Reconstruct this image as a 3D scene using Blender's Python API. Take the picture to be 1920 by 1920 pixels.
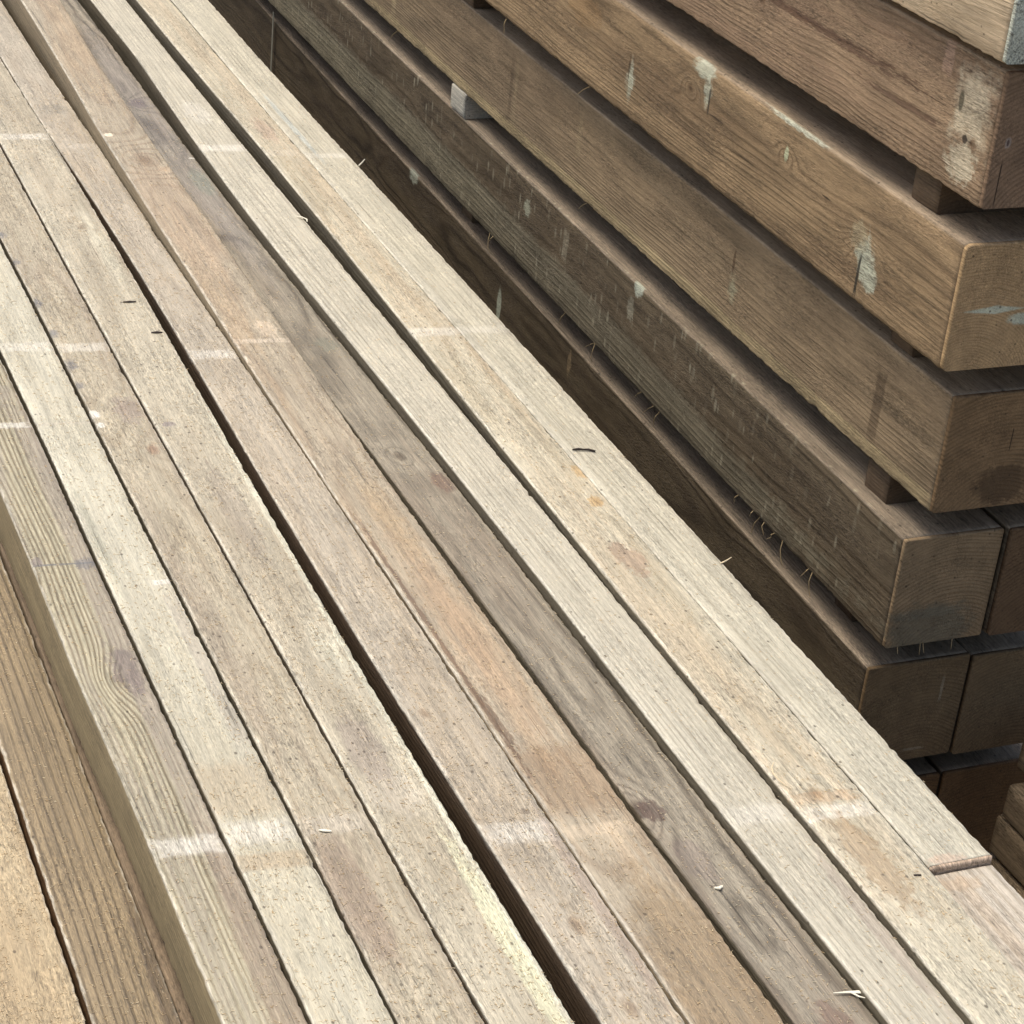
import bpy, math, random
import numpy as np
from mathutils import Matrix, Vector

S = bpy.context.scene
for o in list(bpy.data.objects):
    bpy.data.objects.remove(o)
COL = S.collection
ZC = 1.65                                   # camera height above the yard, metres

# ------------------------------------------------------------------ camera
R = ((0.922375229, -0.374538257, 0.094578174),
     (-0.100633651, -0.469354740, -0.877256517),
     (0.372956841, 0.799641934, -0.470612337))     # rows: right, down, forward
cam = bpy.data.cameras.new('camera')
cam_o = bpy.data.objects.new('camera', cam)
COL.objects.link(cam_o)
cam.sensor_width = 36.0
cam.lens = 36.0 * 4058.9 / 1920.0
cam.clip_start = 0.05
cam.clip_end = 400.0
cam_o.matrix_world = Matrix(((R[0][0], -R[1][0], -R[2][0], 0.0),
                             (R[0][1], -R[1][1], -R[2][1], 0.0),
                             (R[0][2], -R[1][2], -R[2][2], ZC),
                             (0, 0, 0, 1)))
S.camera = cam_o
cam.dof.use_dof = False

# ------------------------------------------------------------------ world and sun
SUN_EL, SUN_AZ = 70.0, -42.0               # azimuth measured from +Y towards +X
world = bpy.data.worlds.new('World')
S.world = world
world.use_nodes = True
wn = world.node_tree.nodes
bg = wn['Background']
sky = wn.new('ShaderNodeTexSky')
sky.sky_type = 'NISHITA'
sky.sun_disc = False
sky.sun_elevation = math.radians(SUN_EL)
sky.sun_rotation = math.radians(SUN_AZ)
sky.air_density = 1.0
sky.dust_density = 6.0
sky.ozone_density = 0.6
world.node_tree.links.new(sky.outputs['Color'], bg.inputs['Color'])
bg.inputs['Strength'].default_value = 0.15

sun = bpy.data.lights.new('sun', 'SUN')
sun.energy = 1.5
sun.angle = math.radians(34.0)
sun.color = (1.0, 0.975, 0.89)
sun_o = bpy.data.objects.new('sun', sun)
COL.objects.link(sun_o)
sd = Vector((math.sin(math.radians(SUN_AZ)) * math.cos(math.radians(SUN_EL)),
             math.cos(math.radians(SUN_AZ)) * math.cos(math.radians(SUN_EL)),
             math.sin(math.radians(SUN_EL))))
sun_o.rotation_euler = sd.to_track_quat('Z', 'Y').to_euler()

S.view_settings.view_transform = 'Standard'
S.view_settings.look = 'None'
S.view_settings.gamma = 1.0
S.view_settings.exposure = 0.30
S.render.engine = 'CYCLES'
S.cycles.max_bounces = 8
S.cycles.diffuse_bounces = 5

rng = np.random.default_rng(7)
rnd = random.Random(11)


def tag(o, label=None, cat=None, group=None, kind=None):
    if label: o['label'] = label
    if cat: o['category'] = cat
    if group: o['group'] = group
    if kind: o['kind'] = kind
    return o


# ------------------------------------------------------------------ material helpers
def srgb(r, g, b, k=1.0):
    def f(c):
        c /= 255.0
        return (c / 12.92 if c <= 0.04045 else ((c + 0.055) / 1.055) ** 2.4) * k
    return (f(r), f(g), f(b), 1.0)


class NT:
    """small helper to write node maths in one line each"""
    def __init__(s, name):
        s.m = bpy.data.materials.new(name)
        s.m.use_nodes = True
        s.t = s.m.node_tree
        s.t.nodes.clear()
        s.out = s.t.nodes.new('ShaderNodeOutputMaterial')
        s.b = s.t.nodes.new('ShaderNodeBsdfPrincipled')
        s.t.links.new(s.b.outputs['BSDF'], s.out.inputs['Surface'])

    def put(s, sock, v):
        if isinstance(v, bpy.types.NodeSocket): s.t.links.new(v, sock)
        else: sock.default_value = v

    def ma(s, op, a, b=0.0, c=None, clamp=False):
        n = s.t.nodes.new('ShaderNodeMath'); n.operation = op; n.use_clamp = clamp
        s.put(n.inputs[0], a); s.put(n.inputs[1], b)
        if c is not None: s.put(n.inputs[2], c)
        return n.outputs[0]

    def vec(s, x, y, z):
        n = s.t.nodes.new('ShaderNodeCombineXYZ')
        s.put(n.inputs[0], x); s.put(n.inputs[1], y); s.put(n.inputs[2], z)
        return n.outputs[0]

    def scale(s, v, k):
        n = s.t.nodes.new('ShaderNodeVectorMath'); n.operation = 'MULTIPLY'
        s.put(n.inputs[0], v); n.inputs[1].default_value = k
        return n.outputs[0]

    def add(s, v, k):
        n = s.t.nodes.new('ShaderNodeVectorMath'); n.operation = 'ADD'
        s.put(n.inputs[0], v); n.inputs[1].default_value = k
        return n.outputs[0]

    def noise(s, v, detail=2.0, rough=0.5, dist=0.0, scale=1.0):
        n = s.t.nodes.new('ShaderNodeTexNoise'); s.put(n.inputs['Vector'], v)
        n.inputs['Scale'].default_value = scale; n.inputs['Detail'].default_value = detail
        n.inputs['Roughness'].default_value = rough; n.inputs['Distortion'].default_value = dist
        return n.outputs['Fac']

    def noise1(s, w, scale, detail=1.0):
        n = s.t.nodes.new('ShaderNodeTexNoise'); n.noise_dimensions = '1D'; s.put(n.inputs['W'], w)
        n.inputs['Scale'].default_value = scale; n.inputs['Detail'].default_value = detail
        return n.outputs['Fac']

    def voro(s, v, feature='F1'):
        n = s.t.nodes.new('ShaderNodeTexVoronoi'); s.put(n.inputs['Vector'], v)
        n.inputs['Scale'].default_value = 1.0; n.feature = feature
        return n

    def ramp(s, x, lo, hi, a=0.0, b=1.0):
        n = s.t.nodes.new('ShaderNodeMapRange'); n.interpolation_type = 'SMOOTHSTEP'
        s.put(n.inputs['Value'], x)
        n.inputs['From Min'].default_value = lo; n.inputs['From Max'].default_value = hi
        n.inputs['To Min'].default_value = a; n.inputs['To Max'].default_value = b
        return n.outputs['Result']

    def mix(s, f, a, b, mode='MIX'):
        n = s.t.nodes.new('ShaderNodeMix'); n.data_type = 'RGBA'; n.blend_type = mode
        s.put(n.inputs['Factor'], f); s.put(n.inputs['A'], a); s.put(n.inputs['B'], b)
        return n.outputs['Result']


def wood(name, base, late, blotch=None, blotch_amt=0.5, blotch_scale=(26, 2.4), lines=0.5, spacing=0.003,
         pith=(0.02, -0.09), warp=0.006, warp_u=1.6, fibre=0.30, fuzz=0.25, specks=0.3, flecks=None,
         knots=(), patches=(), W=0.047, seed=0.0, rough=0.72, bump=0.5, edge=None, spec=0.25, side=None, dust=None, mottle=0.55, sharp=2.2):
    """Sawn timber: rings cut by the face, fibres, fuzz, blotches, knots (u, v, w, size), marks.
    The 'grain' attribute holds metres across (x), along (y) and up (z) the piece."""
    t = NT(name)
    at = t.t.nodes.new('ShaderNodeAttribute'); at.attribute_name = 'grain'
    g0 = at.outputs['Vector']
    sp = t.t.nodes.new('ShaderNodeSeparateXYZ'); t.put(sp.inputs[0], g0)
    v, u, w = sp.outputs[0], sp.outputs[1], sp.outputs[2]
    g = t.add(g0, (seed * 0.37, seed * 1.93, seed * 0.71))
    # ring distance
    wx = t.ma('MULTIPLY', t.ma('SUBTRACT', t.noise(t.scale(g, (9, warp_u, 9)), 2.0), 0.5), warp * 5)
    wz = t.ma('MULTIPLY', t.ma('SUBTRACT', t.noise(t.scale(t.add(g, (5, 5, 5)), (14, warp_u * 3, 14)), 2.0), 0.5), warp * 1.6)
    d = t.ma('SQRT', t.ma('ADD', t.ma('POWER', t.ma('ABSOLUTE', t.ma('SUBTRACT', v, pith[0])), 2.0),
                          t.ma('POWER', t.ma('ABSOLUTE', t.ma('SUBTRACT', w, pith[1])), 2.0)))
    d = t.ma('ADD', t.ma('ADD', d, wx), wz)
    kmask = None
    kr = None
    for (ku, kv, kw, ks, kamp) in knots:
        du = t.ma('DIVIDE', t.ma('SUBTRACT', u, ku), ks)
        dv = t.ma('DIVIDE', t.ma('SUBTRACT', v, kv), ks)
        dw = t.ma('DIVIDE', t.ma('SUBTRACT', w, kw), ks)
        r2 = t.ma('ADD', t.ma('ADD', t.ma('MULTIPLY', t.ma('MULTIPLY', du, du), 0.30), t.ma('MULTIPLY', dv, dv)), t.ma('MULTIPLY', dw, dw))
        gg = t.ma('POWER', 2.718, t.ma('MULTIPLY', r2, -0.35))
        d = t.ma('ADD', d, t.ma('MULTIPLY', gg, ks * kamp))
        rr = t.ma('SQRT', r2)
        km = t.ramp(t.ma('ADD', rr, t.ma('MULTIPLY', t.noise(t.scale(g, (300, 150, 300))), 0.5)), 0.55, 1.05, 1.0, 0.0)
        kmask = km if kmask is None else t.ma('MAXIMUM', kmask, km)
        kr = rr if kr is None else t.ma('MINIMUM', kr, rr)
    ph = t.ma('ADD', t.ma('MULTIPLY', d, 6.2832 / spacing), t.ma('MULTIPLY', t.noise1(d, 0.35 / spacing), 7.0))
    ring = t.ma('POWER', t.ma('ADD', t.ma('MULTIPLY', t.ma('SINE', ph), 0.5), 0.5), sharp)
    vary = t.ramp(t.noise(t.scale(t.add(g, (3, 1, 8)), (35, 2.5, 35)), 2.0), 0.3, 0.6, 0.45, 1.0)
    ring = t.ma('MULTIPLY', ring, vary)
    fib = t.noise(t.scale(g, (1500, 38, 1500)), 3.0, 0.6)
    fib2 = t.noise(t.scale(g, (420, 9, 420)), 2.0, 0.55)
    fz = t.noise(t.scale(g, (950, 210, 950)), 3.0, 0.65, 0.6)
    fzm = t.ramp(t.noise(t.scale(t.add(g, (9, 2, 4)), (30, 9, 30)), 2.0), 0.32, 0.66, 0.35, 1.0)
    big = t.noise(t.scale(t.add(g, (1, 7, 3)), (blotch_scale[0], blotch_scale[1], blotch_scale[0])), 4.0, 0.58, 0.4)
    up_m = t.ramp(w, -0.0030, -0.0008)
    clump = t.noise(t.scale(t.add(g, (2, 3, 6)), (460, 85, 460)), 3.0, 0.7, 1.2)
    streak = t.noise(t.scale(t.add(g, (6, 1, 2)), (260, 7, 260)), 3.0, 0.65)
    # colour
    c = t.mix(t.ma('MULTIPLY', ring, lines), base, late)
    if blotch is not None:
        c = t.mix(t.ma('MULTIPLY', t.ramp(t.ma('ADD', big, t.ma('MULTIPLY', t.ma('SUBTRACT', streak, 0.5), 0.45)), 0.42, 0.66), blotch_amt), c, blotch)
    mid = t.noise(t.scale(t.add(g, (4, 9, 2)), (60, 14, 60)), 4.0, 0.6)
    k = t.ma('ADD', 1.0, t.ma('MULTIPLY', t.ma('SUBTRACT', fib, 0.5), fibre * 3.4))
    k = t.ma('ADD', k, t.ma('MULTIPLY', t.ma('SUBTRACT', fib2, 0.5), fibre * 2.0))
    k = t.ma('ADD', k, t.ma('MULTIPLY', t.ma('SUBTRACT', mid, 0.5), mottle))
    k = t.ma('ADD', k, t.ma('MULTIPLY', t.ma('MULTIPLY', t.ma('SUBTRACT', fz, 0.5), fzm), fuzz * 5.2))
    k = t.ma('ADD', k, t.ma('MULTIPLY', t.ma('MULTIPLY', t.ma('SUBTRACT', clump, 0.5), fzm), fuzz * 4.6))
    k = t.ma('ADD', k, t.ma('MULTIPLY', t.ma('SUBTRACT', streak, 0.5), fibre * 2.4))
    chk = t.noise(t.scale(t.add(g, (3, 8, 5)), (620, 6.5, 620)), 2.0, 0.5, 0.3)        # drying checks: short dark cracks along the grain
    chm = t.ma('MULTIPLY', t.ramp(chk, 0.665, 0.70), t.ramp(t.noise(t.scale(t.add(g, (2, 2, 2)), (50, 8, 50)), 1.0), 0.42, 0.6))
    k = t.ma('MULTIPLY', k, t.ma('SUBTRACT', 1.0, t.ma('MULTIPLY', chm, 0.5)))
    k = t.ma('MAXIMUM', k, 0.2)
    if edge is not None:                                     # crushed pale fibres along the long edges
        ed = t.ma('SUBTRACT', t.ma('ABSOLUTE', t.ma('SUBTRACT', v, W / 2)), W / 2)
        em = t.ramp(t.ma('ADD', ed, t.ma('MULTIPLY', t.ma('SUBTRACT', t.noise(t.scale(g, (200, 60, 200)), 3.0), 0.5), 0.006)), -0.0020, 0.0, 0.0, 0.45)
        em = t.ma('MULTIPLY', em, up_m)
        c = t.mix(em, c, edge)
    if side is not None:                                     # olive brown side faces, with the seams' shade painted into the colour
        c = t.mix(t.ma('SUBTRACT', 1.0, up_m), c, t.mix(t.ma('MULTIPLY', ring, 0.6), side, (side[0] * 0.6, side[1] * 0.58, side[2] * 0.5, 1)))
    if dust is not None:                                     # grey dust settled on the upper face
        c = t.mix(t.ma('MULTIPLY', up_m, t.ramp(big, 0.3, 0.7, 0.5, 0.8)), c, dust)
    if knots:
        kc = t.ma('ADD', 0.5, t.ma('MULTIPLY', t.ma('SINE', t.ma('ADD', t.ma('MULTIPLY', kr, 26.0), t.ma('MULTIPLY', mid, 12.0))), 0.5))
        c = t.mix(t.ma('MULTIPLY', kmask, 0.62), c, t.mix(kc, (late[0] * 0.95, late[1] * 0.86, late[2] * 0.76, 1), (late[0] * 0.6, late[1] * 0.5, late[2] * 0.42, 1)))
    if knots:
        core = t.ma('MULTIPLY', t.ramp(t.ma('ADD', kr, t.ma('MULTIPLY', mid, 0.5)), 0.28, 0.62, 1.0, 0.0), 0.62)
        c = t.mix(core, c, (late[0] * 0.36, late[1] * 0.30, late[2] * 0.26, 1))
    for p in patches:
        # (plane, u, q, su, sq, colour, strength, shape, raggedness, soft)
        pl, pu, pq, su, sq, colr, stg, shp, rag, soft = p
        a_, b_ = (u, v) if pl == 'T' else ((u, w) if pl == 'S' else (v, w))
        du = t.ma('ABSOLUTE', t.ma('DIVIDE', t.ma('SUBTRACT', a_, pu), su))
        if shp == 'band':                                    # slanted a little, like a bearer left its mark
            du = t.ma('ABSOLUTE', t.ma('DIVIDE', t.ma('ADD', t.ma('SUBTRACT', a_, pu), t.ma('MULTIPLY', b_, 0.10)), su))
        dv = t.ma('ABSOLUTE', t.ma('DIVIDE', t.ma('SUBTRACT', b_, pq), sq))
        if shp in ('band', 'box'):
            r = t.ma('MAXIMUM', du, dv)
        elif shp == 'dia':
            r = t.ma('ADD', du, dv)
        else:
            r = t.ma('SQRT', t.ma('ADD', t.ma('MULTIPLY', du, du), t.ma('MULTIPLY', dv, dv)))
        nz = t.ma('MULTIPLY', t.ma('SUBTRACT', t.noise(t.scale(t.add(g, (pu, pq, su)), (min(500, 1.3 / sq + 60), min(500, 1.3 / su + 60), min(500, 1.3 / sq + 60))), 3.0, 0.7), 0.5), rag * 2)
        m = t.ramp(t.ma('ADD', r, nz), 1.0 - soft, 1.0, 1.0, 0.0)
        if pl == 'T': m = t.ma('MULTIPLY', m, t.ramp(w, -0.005, -0.002))
        if pl == 'S': m = t.ma('MULTIPLY', m, t.ramp(v, 0.002, 0.005, 1.0, 0.0))
        m = t.ma('MULTIPLY', m, t.ramp(t.ma('ADD', fz, t.ma('MULTIPLY', mid, 0.6)), 0.45, 0.85, stg * 0.6, stg))
        c = t.mix(m, c, colr)
    cc = t.vec(k, k, k)
    c = t.mix(1.0, c, cc, 'MULTIPLY')
    if specks > 0:
        vo = t.voro(t.scale(g, (240, 170, 240)))
        rs = t.t.nodes.new('ShaderNodeSeparateColor'); t.put(rs.inputs[0], vo.outputs['Color'])
        sm = t.ma('MULTIPLY', t.ramp(vo.outputs['Distance'], 0.16, 0.32, 1.0, 0.0), t.ramp(rs.outputs[0], 1.0 - specks * 0.12, 1.0 - specks * 0.09))
        c = t.mix(t.ma('MULTIPLY', sm, 0.7), c, (0.05, 0.035, 0.02, 1))
    if flecks is not None:                                   # short pale drips running down the side
        fc, fa, sx = flecks
        vo = t.voro(t.scale(g, (150, 120, 44)))
        rs = t.t.nodes.new('ShaderNodeSeparateColor'); t.put(rs.inputs[0], vo.outputs['Color'])
        sm = t.ma('MULTIPLY', t.ramp(t.ma('ADD', vo.outputs['Distance'], t.ma('MULTIPLY', mid, 0.3)), 0.42, 0.60, 1.0, 0.0), t.ramp(rs.outputs[0], 1.0 - sx, 1.0))
        sm = t.ma('MULTIPLY', t.ma('MULTIPLY', sm, t.ramp(v, 0.002, 0.005, 1.0, 0.0)), t.ramp(t.noise(t.scale(t.add(g, (8, 8, 1)), (40, 5, 40)), 2.0), 0.36, 0.52, 0.3, 1.0))
        c = t.mix(t.ma('MULTIPLY', sm, fa), c, fc)
    t.put(t.b.inputs['Base Color'], c)
    t.b.inputs['Roughness'].default_value = rough
    t.b.inputs['Specular IOR Level'].default_value = spec
    # relief
    h = t.ma('ADD', t.ma('MULTIPLY', ring, -0.5), t.ma('ADD', t.ma('MULTIPLY', fib, 0.7), t.ma('MULTIPLY', t.ma('MULTIPLY', t.ma('ADD', fz, clump), fzm), 1.5)))
    h = t.ma('ADD', h, t.ma('MULTIPLY', mid, 1.2))
    bn = t.t.nodes.new('ShaderNodeBump')
    bn.inputs['Strength'].default_value = bump
    bn.inputs['Distance'].default_value = 0.0009
    t.put(bn.inputs['Height'], h)
    t.put(t.b.inputs['Normal'], bn.outputs['Normal'])
    return t.m


def plain(name, col, rough=0.8, var=0.3, sc=400.0):
    t = NT(name)
    tc = t.t.nodes.new('ShaderNodeTexCoord')
    n = t.noise(t.scale(tc.outputs['Object'], (sc, sc, sc)), 3.0, 0.6)
    c = t.mix(n, (col[0] * (1 - var), col[1] * (1 - var), col[2] * (1 - var), 1), (col[0] * (1 + var), col[1] * (1 + var), col[2] * (1 + var), 1))
    t.put(t.b.inputs['Base Color'], c)
    t.b.inputs['Roughness'].default_value = rough
    t.b.inputs['Specular IOR Level'].default_value = 0.2
    return t.m


# ------------------------------------------------------------------ mesh helpers
def fnoise(y, scale, seed):
    """smooth value noise along the piece, about -1..1"""
    q = y / scale + seed * 17.31
    i = np.floor(q).astype(int); f = q - i; f = f * f * (3 - 2 * f)
    def hh(k):
        x = np.sin(k * 127.1 + seed * 311.7) * 43758.5453
        return (x - np.floor(x)) * 2 - 1
    return hh(i) * (1 - f) + hh(i + 1) * f


def new_mesh(name, verts, faces, mat, parent=None, grain=None, smooth=True):
    me = bpy.data.meshes.new(name)
    me.from_pydata([tuple(map(float, p)) for p in verts], [], faces)
    if grain is not None:
        a = me.attributes.new('grain', 'FLOAT_VECTOR', 'POINT')
        a.data.foreach_set('vector', np.asarray(grain, dtype=np.float32).ravel())
    me.materials.append(mat)
    if smooth:
        me.polygons.foreach_set('use_smooth', [len(p.vertices) < 8 for p in me.polygons])
    me.update()
    o = bpy.data.objects.new(name, me)
    COL.objects.link(o)
    if parent is not None: o.parent = parent
    return o


def loft(name, ys, xl, xr, zt, h, rad, jit, seed, mat, origin, parent=None, ntop=9, W=0.047, nside=6, cup=0.0, grain_y0=0.0):
    """A length of timber: rounded, ragged-edged section swept along ys. Arrays in world metres."""
    n = len(ys)
    sec = []                                                # (fx, ox, fz, oz, corner)
    for i in range(ntop):
        f = i / (ntop - 1); sec.append((f, rad * (1 - 2 * f), 0, 0, -1))
    def arc(cx, cz, a0, a1, fx, fz, ci):
        for k in range(1, 3):
            a = math.radians(a0 + (a1 - a0) * k / 3)
            sec.append((fx, cx + rad * math.cos(a), fz, cz + rad * math.sin(a), ci))
    arc(-rad, -rad, 90, 0, 1, 0, 1)
    for i in range(nside):
        f = i / (nside - 1); sec.append((1, 0, f, -rad * (1 - 2 * f), -1))
    arc(-rad, rad, 0, -90, 1, 1, 2)
    sec.append((1, -rad, 1, 0, -1)); sec.append((0, rad, 1, 0, -1))
    arc(rad, rad, 270, 180, 0, 1, 3)
    for i in range(nside):
        f = 1 - i / (nside - 1); sec.append((0, 0, f, -rad * (1 - 2 * f), -1))
    arc(rad, -rad, 180, 90, 0, 0, 0)
    m = len(sec)
    V = np.zeros((n, m, 3)); G = np.zeros((n, m, 3))
    corners = [(0, 0), (1, 0), (1, 1), (0, 1)]
    jx = []; jz = []
    for c in range(4):
        a = fnoise(ys, 0.0045, seed + c) * 0.55 + fnoise(ys, 0.011, seed + c + 3) * 0.4 + fnoise(ys, 0.034, seed + c + 9) * 0.35 + fnoise(ys, 0.15, seed + c + 5) * 0.3
        bite = np.maximum(0, fnoise(ys, 0.014, seed + c + 21) - 0.74) * 2.6
        jx.append((a * 0.6 + bite) * jit); jz.append((np.abs(a) * 0.4 + bite * 0.8) * jit)
    for j, (fx, ox, fz, oz, ci) in enumerate(sec):
        x = xl + fx * (xr - xl) + ox
        z = zt - fz * h + oz
        fr = (x - xl) / (xr - xl); fd = (zt - z) / h
        for c, (cx, cz) in enumerate(corners):
            dist = np.hypot((fr - cx) * (xr - xl), (fd - cz) * h)
            wgt = np.clip(1 - dist / max(0.006, rad * 2.2), 0, 1)
            x = x + (1 if cx == 0 else -1) * np.abs(jx[c]) * wgt
            z = z + (-1 if cz == 0 else 1) * jz[c] * wgt
        if fz == 0 and ci < 0:
            z = z + fnoise(ys + j * 0.37, 0.05, seed + 40 + j * 0.01) * 0.00012 - cup * (1 - (2 * fr - 1) ** 2)
        V[:, j, 0] = x; V[:, j, 1] = ys; V[:, j, 2] = z
        G[:, j, 0] = fr * W; G[:, j, 1] = ys - grain_y0; G[:, j, 2] = -fd * h
    V[:, :, 0] -= origin[0]; V[:, :, 1] -= origin[1]; V[:, :, 2] -= origin[2]
    faces = []
    for i in range(n - 1):
        a = i * m; b = a + m
        for j in range(m):
            k = (j + 1) % m
            faces.append((a + j, a + k, b + k, b + j))
    faces.append(tuple(range(m - 1, -1, -1)))
    faces.append(tuple((n - 1) * m + j for j in range(m)))
    faces = [tuple(reversed(f)) for f in faces]
    o = new_mesh(name, V.reshape(-1, 3), faces, mat, parent, G.reshape(-1, 3))
    return o


def tubes(name, strands, mat, parent=None, sides=4):
    """strands: list of (points, radii); one tapered tube each, in one mesh"""
    V = []; F = []
    for pts, rad in strands:
        pts = [Vector(p) for p in pts]
        base = len(V)
        for i, p in enumerate(pts):
            d = (pts[min(i + 1, len(pts) - 1)] - pts[max(i - 1, 0)]).normalized()
            up = Vector((0, 0, 1)) if abs(d.z) < 0.9 else Vector((1, 0, 0))
            a = d.cross(up).normalized(); b = d.cross(a)
            r = rad[i]
            ra, rb = r if isinstance(r, tuple) else (r, r)
            for k in range(sides):
                t_ = 2 * math.pi * (k + 0.5) / sides
                V.append(p + a * math.cos(t_) * ra + b * math.sin(t_) * rb)
        for i in range(len(pts) - 1):
            for k in range(sides):
                k2 = (k + 1) % sides
                F.append((base + i * sides + k, base + i * sides + k2, base + (i + 1) * sides + k2, base + (i + 1) * sides + k))
        F.append(tuple(base + k for k in range(sides)))
        F.append(tuple(base + (len(pts) - 1) * sides + k for k in reversed(range(sides))))
    return new_mesh(name, V, F, mat, parent, None, smooth=False)


def empty(name, loc):
    o = bpy.data.objects.new(name, None)
    o.empty_display_size = 0.02
    COL.objects.link(o); o.location = loc
    return o

# measured board edges (metres across, camera foot at 0): stations along the boards, left edge, right edge, lift near, lift far
YS = [0.55, 0.78, 0.928, 1.076, 1.224, 1.372, 1.52, 1.668, 1.816, 1.964, 2.112, 2.26, 2.408, 2.556, 2.704, 2.852, 3.0, 4.0]
EDGE = {
    'P0': ([0.1541,0.1554,0.1563,0.1561,0.1562,0.1554,0.1547,0.1544,0.1540,0.1536,0.1532,0.1529,0.1525,0.1517,0.1506,0.1495,0.1485,0.1413],
        [0.2041,0.2054,0.2063,0.2061,0.2062,0.2054,0.2047,0.2044,0.2040,0.2036,0.2032,0.2029,0.2025,0.2017,0.2006,0.1995,0.1985,0.1913], -0.055, -0.055),
    'P1': ([0.2071,0.2084,0.2093,0.2091,0.2092,0.2084,0.2077,0.2074,0.2070,0.2066,0.2062,0.2059,0.2055,0.2047,0.2036,0.2025,0.2015,0.1943],
        [0.2556,0.2569,0.2578,0.2576,0.2577,0.2569,0.2562,0.2559,0.2555,0.2551,0.2547,0.2544,0.2540,0.2532,0.2521,0.2510,0.2500,0.2428], -0.055, -0.055),
    'P2': ([0.2620,0.2616,0.2611,0.2604,0.2580,0.2583,0.2566,0.2556,0.2545,0.2534,0.2524,0.2513,0.2502,0.2492,0.2481,0.2470,0.2460,0.2388],
        [0.3075,0.3064,0.3053,0.3040,0.3033,0.3031,0.3031,0.3021,0.3009,0.3001,0.2993,0.2985,0.2978,0.2970,0.2962,0.2954,0.2946,0.2893], 0, 0),
    'P3': ([0.3088,0.3079,0.3069,0.3058,0.3053,0.3054,0.3056,0.3047,0.3037,0.3031,0.3025,0.3019,0.3013,0.3008,0.3002,0.2996,0.2990,0.2950],
        [0.3507,0.3504,0.3502,0.3497,0.3492,0.3490,0.3491,0.3494,0.3494,0.3486,0.3483,0.3480,0.3478,0.3475,0.3473,0.3470,0.3468,0.3451], 0.001, 0.001),
    'P4': ([0.3531,0.3530,0.3529,0.3526,0.3523,0.3522,0.3525,0.3529,0.3531,0.3524,0.3523,0.3522,0.3521,0.3520,0.3520,0.3519,0.3518,0.3513],
        [0.3998,0.3990,0.3980,0.3975,0.3976,0.3977,0.3976,0.3976,0.3980,0.3987,0.3994,0.3997,0.3998,0.3998,0.3999,0.3999,0.4000,0.4003], -0.001, -0.001),
    'P5': ([0.4007,0.3999,0.3989,0.3984,0.3985,0.3986,0.3985,0.3985,0.3989,0.3997,0.4006,0.4010,0.4011,0.4013,0.4015,0.4016,0.4018,0.4029],
        [0.4456,0.4455,0.4453,0.4455,0.4462,0.4478,0.4496,0.4518,0.4539,0.4556,0.4568,0.4569,0.4561,0.4556,0.4563,0.4566,0.4569,0.4590], 0.001, 0.001),
    'P6': ([0.4613,0.4603,0.4590,0.4577,0.4566,0.4574,0.4588,0.4609,0.4621,0.4621,0.4608,0.4580,0.4570,0.4572,0.4572,0.4575,0.4578,0.4598],
        [0.5057,0.5056,0.5055,0.5052,0.5045,0.5042,0.5040,0.5032,0.5027,0.5021,0.5023,0.5025,0.5013,0.5001,0.5012,0.5018,0.5015,0.4996], 0, 0),
    'P7': ([0.5084,0.5077,0.5068,0.5063,0.5065,0.5059,0.5049,0.5041,0.5036,0.5030,0.5032,0.5037,0.5068,0.5086,0.5096,0.5098,0.5099,0.5109],
        [0.5611,0.5602,0.5590,0.5578,0.5566,0.5560,0.5555,0.5553,0.5549,0.5544,0.5533,0.5524,0.5520,0.5544,0.5584,0.5583,0.5581,0.5572], 0, 0.028),
    'P8': ([0.5692,0.5679,0.5664,0.5655,0.5657,0.5650,0.5638,0.5616,0.5593,0.5574,0.5563,0.5567,0.5583,0.5607,0.5618,0.5626,0.5622,0.5596],
        [0.6169,0.6156,0.6140,0.6133,0.6136,0.6130,0.6118,0.6097,0.6077,0.6064,0.6053,0.6057,0.6073,0.6097,0.6108,0.6116,0.6112,0.6086], -0.005, -0.014),
    'P9': ([0.6178,0.6165,0.6149,0.6142,0.6145,0.6139,0.6127,0.6106,0.6086,0.6073,0.6082,0.6105,0.6143,0.6179,0.6174,0.6173,0.6174,0.6183],
        [0.6592,0.6591,0.6589,0.6590,0.6594,0.6595,0.6597,0.6598,0.6600,0.6601,0.6603,0.6605,0.6610,0.6617,0.6628,0.6635,0.6637,0.6653], 0.001, 0.001),
    'P10': ([0.6601,0.6600,0.6598,0.6599,0.6603,0.6618,0.6636,0.6657,0.6676,0.6692,0.6698,0.6701,0.6693,0.6690,0.6692,0.6698,0.6706,0.6758],
        [0.7104,0.7106,0.7108,0.7111,0.7114,0.7115,0.7116,0.7114,0.7111,0.7108,0.7108,0.7108,0.7114,0.7123,0.7135,0.7140,0.7142,0.7153], 0.006, 0.0105),
    'P11': ([0.7113,0.7115,0.7117,0.7120,0.7123,0.7124,0.7125,0.7123,0.7120,0.7117,0.7117,0.7118,0.7124,0.7133,0.7147,0.7155,0.7158,0.7182],
        [0.7579,0.7577,0.7574,0.7571,0.7576,0.7583,0.7590,0.7596,0.7599,0.7600,0.7600,0.7599,0.7604,0.7615,0.7638,0.7649,0.7655,0.7691], 0.006, 0.0105),
}

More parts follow.
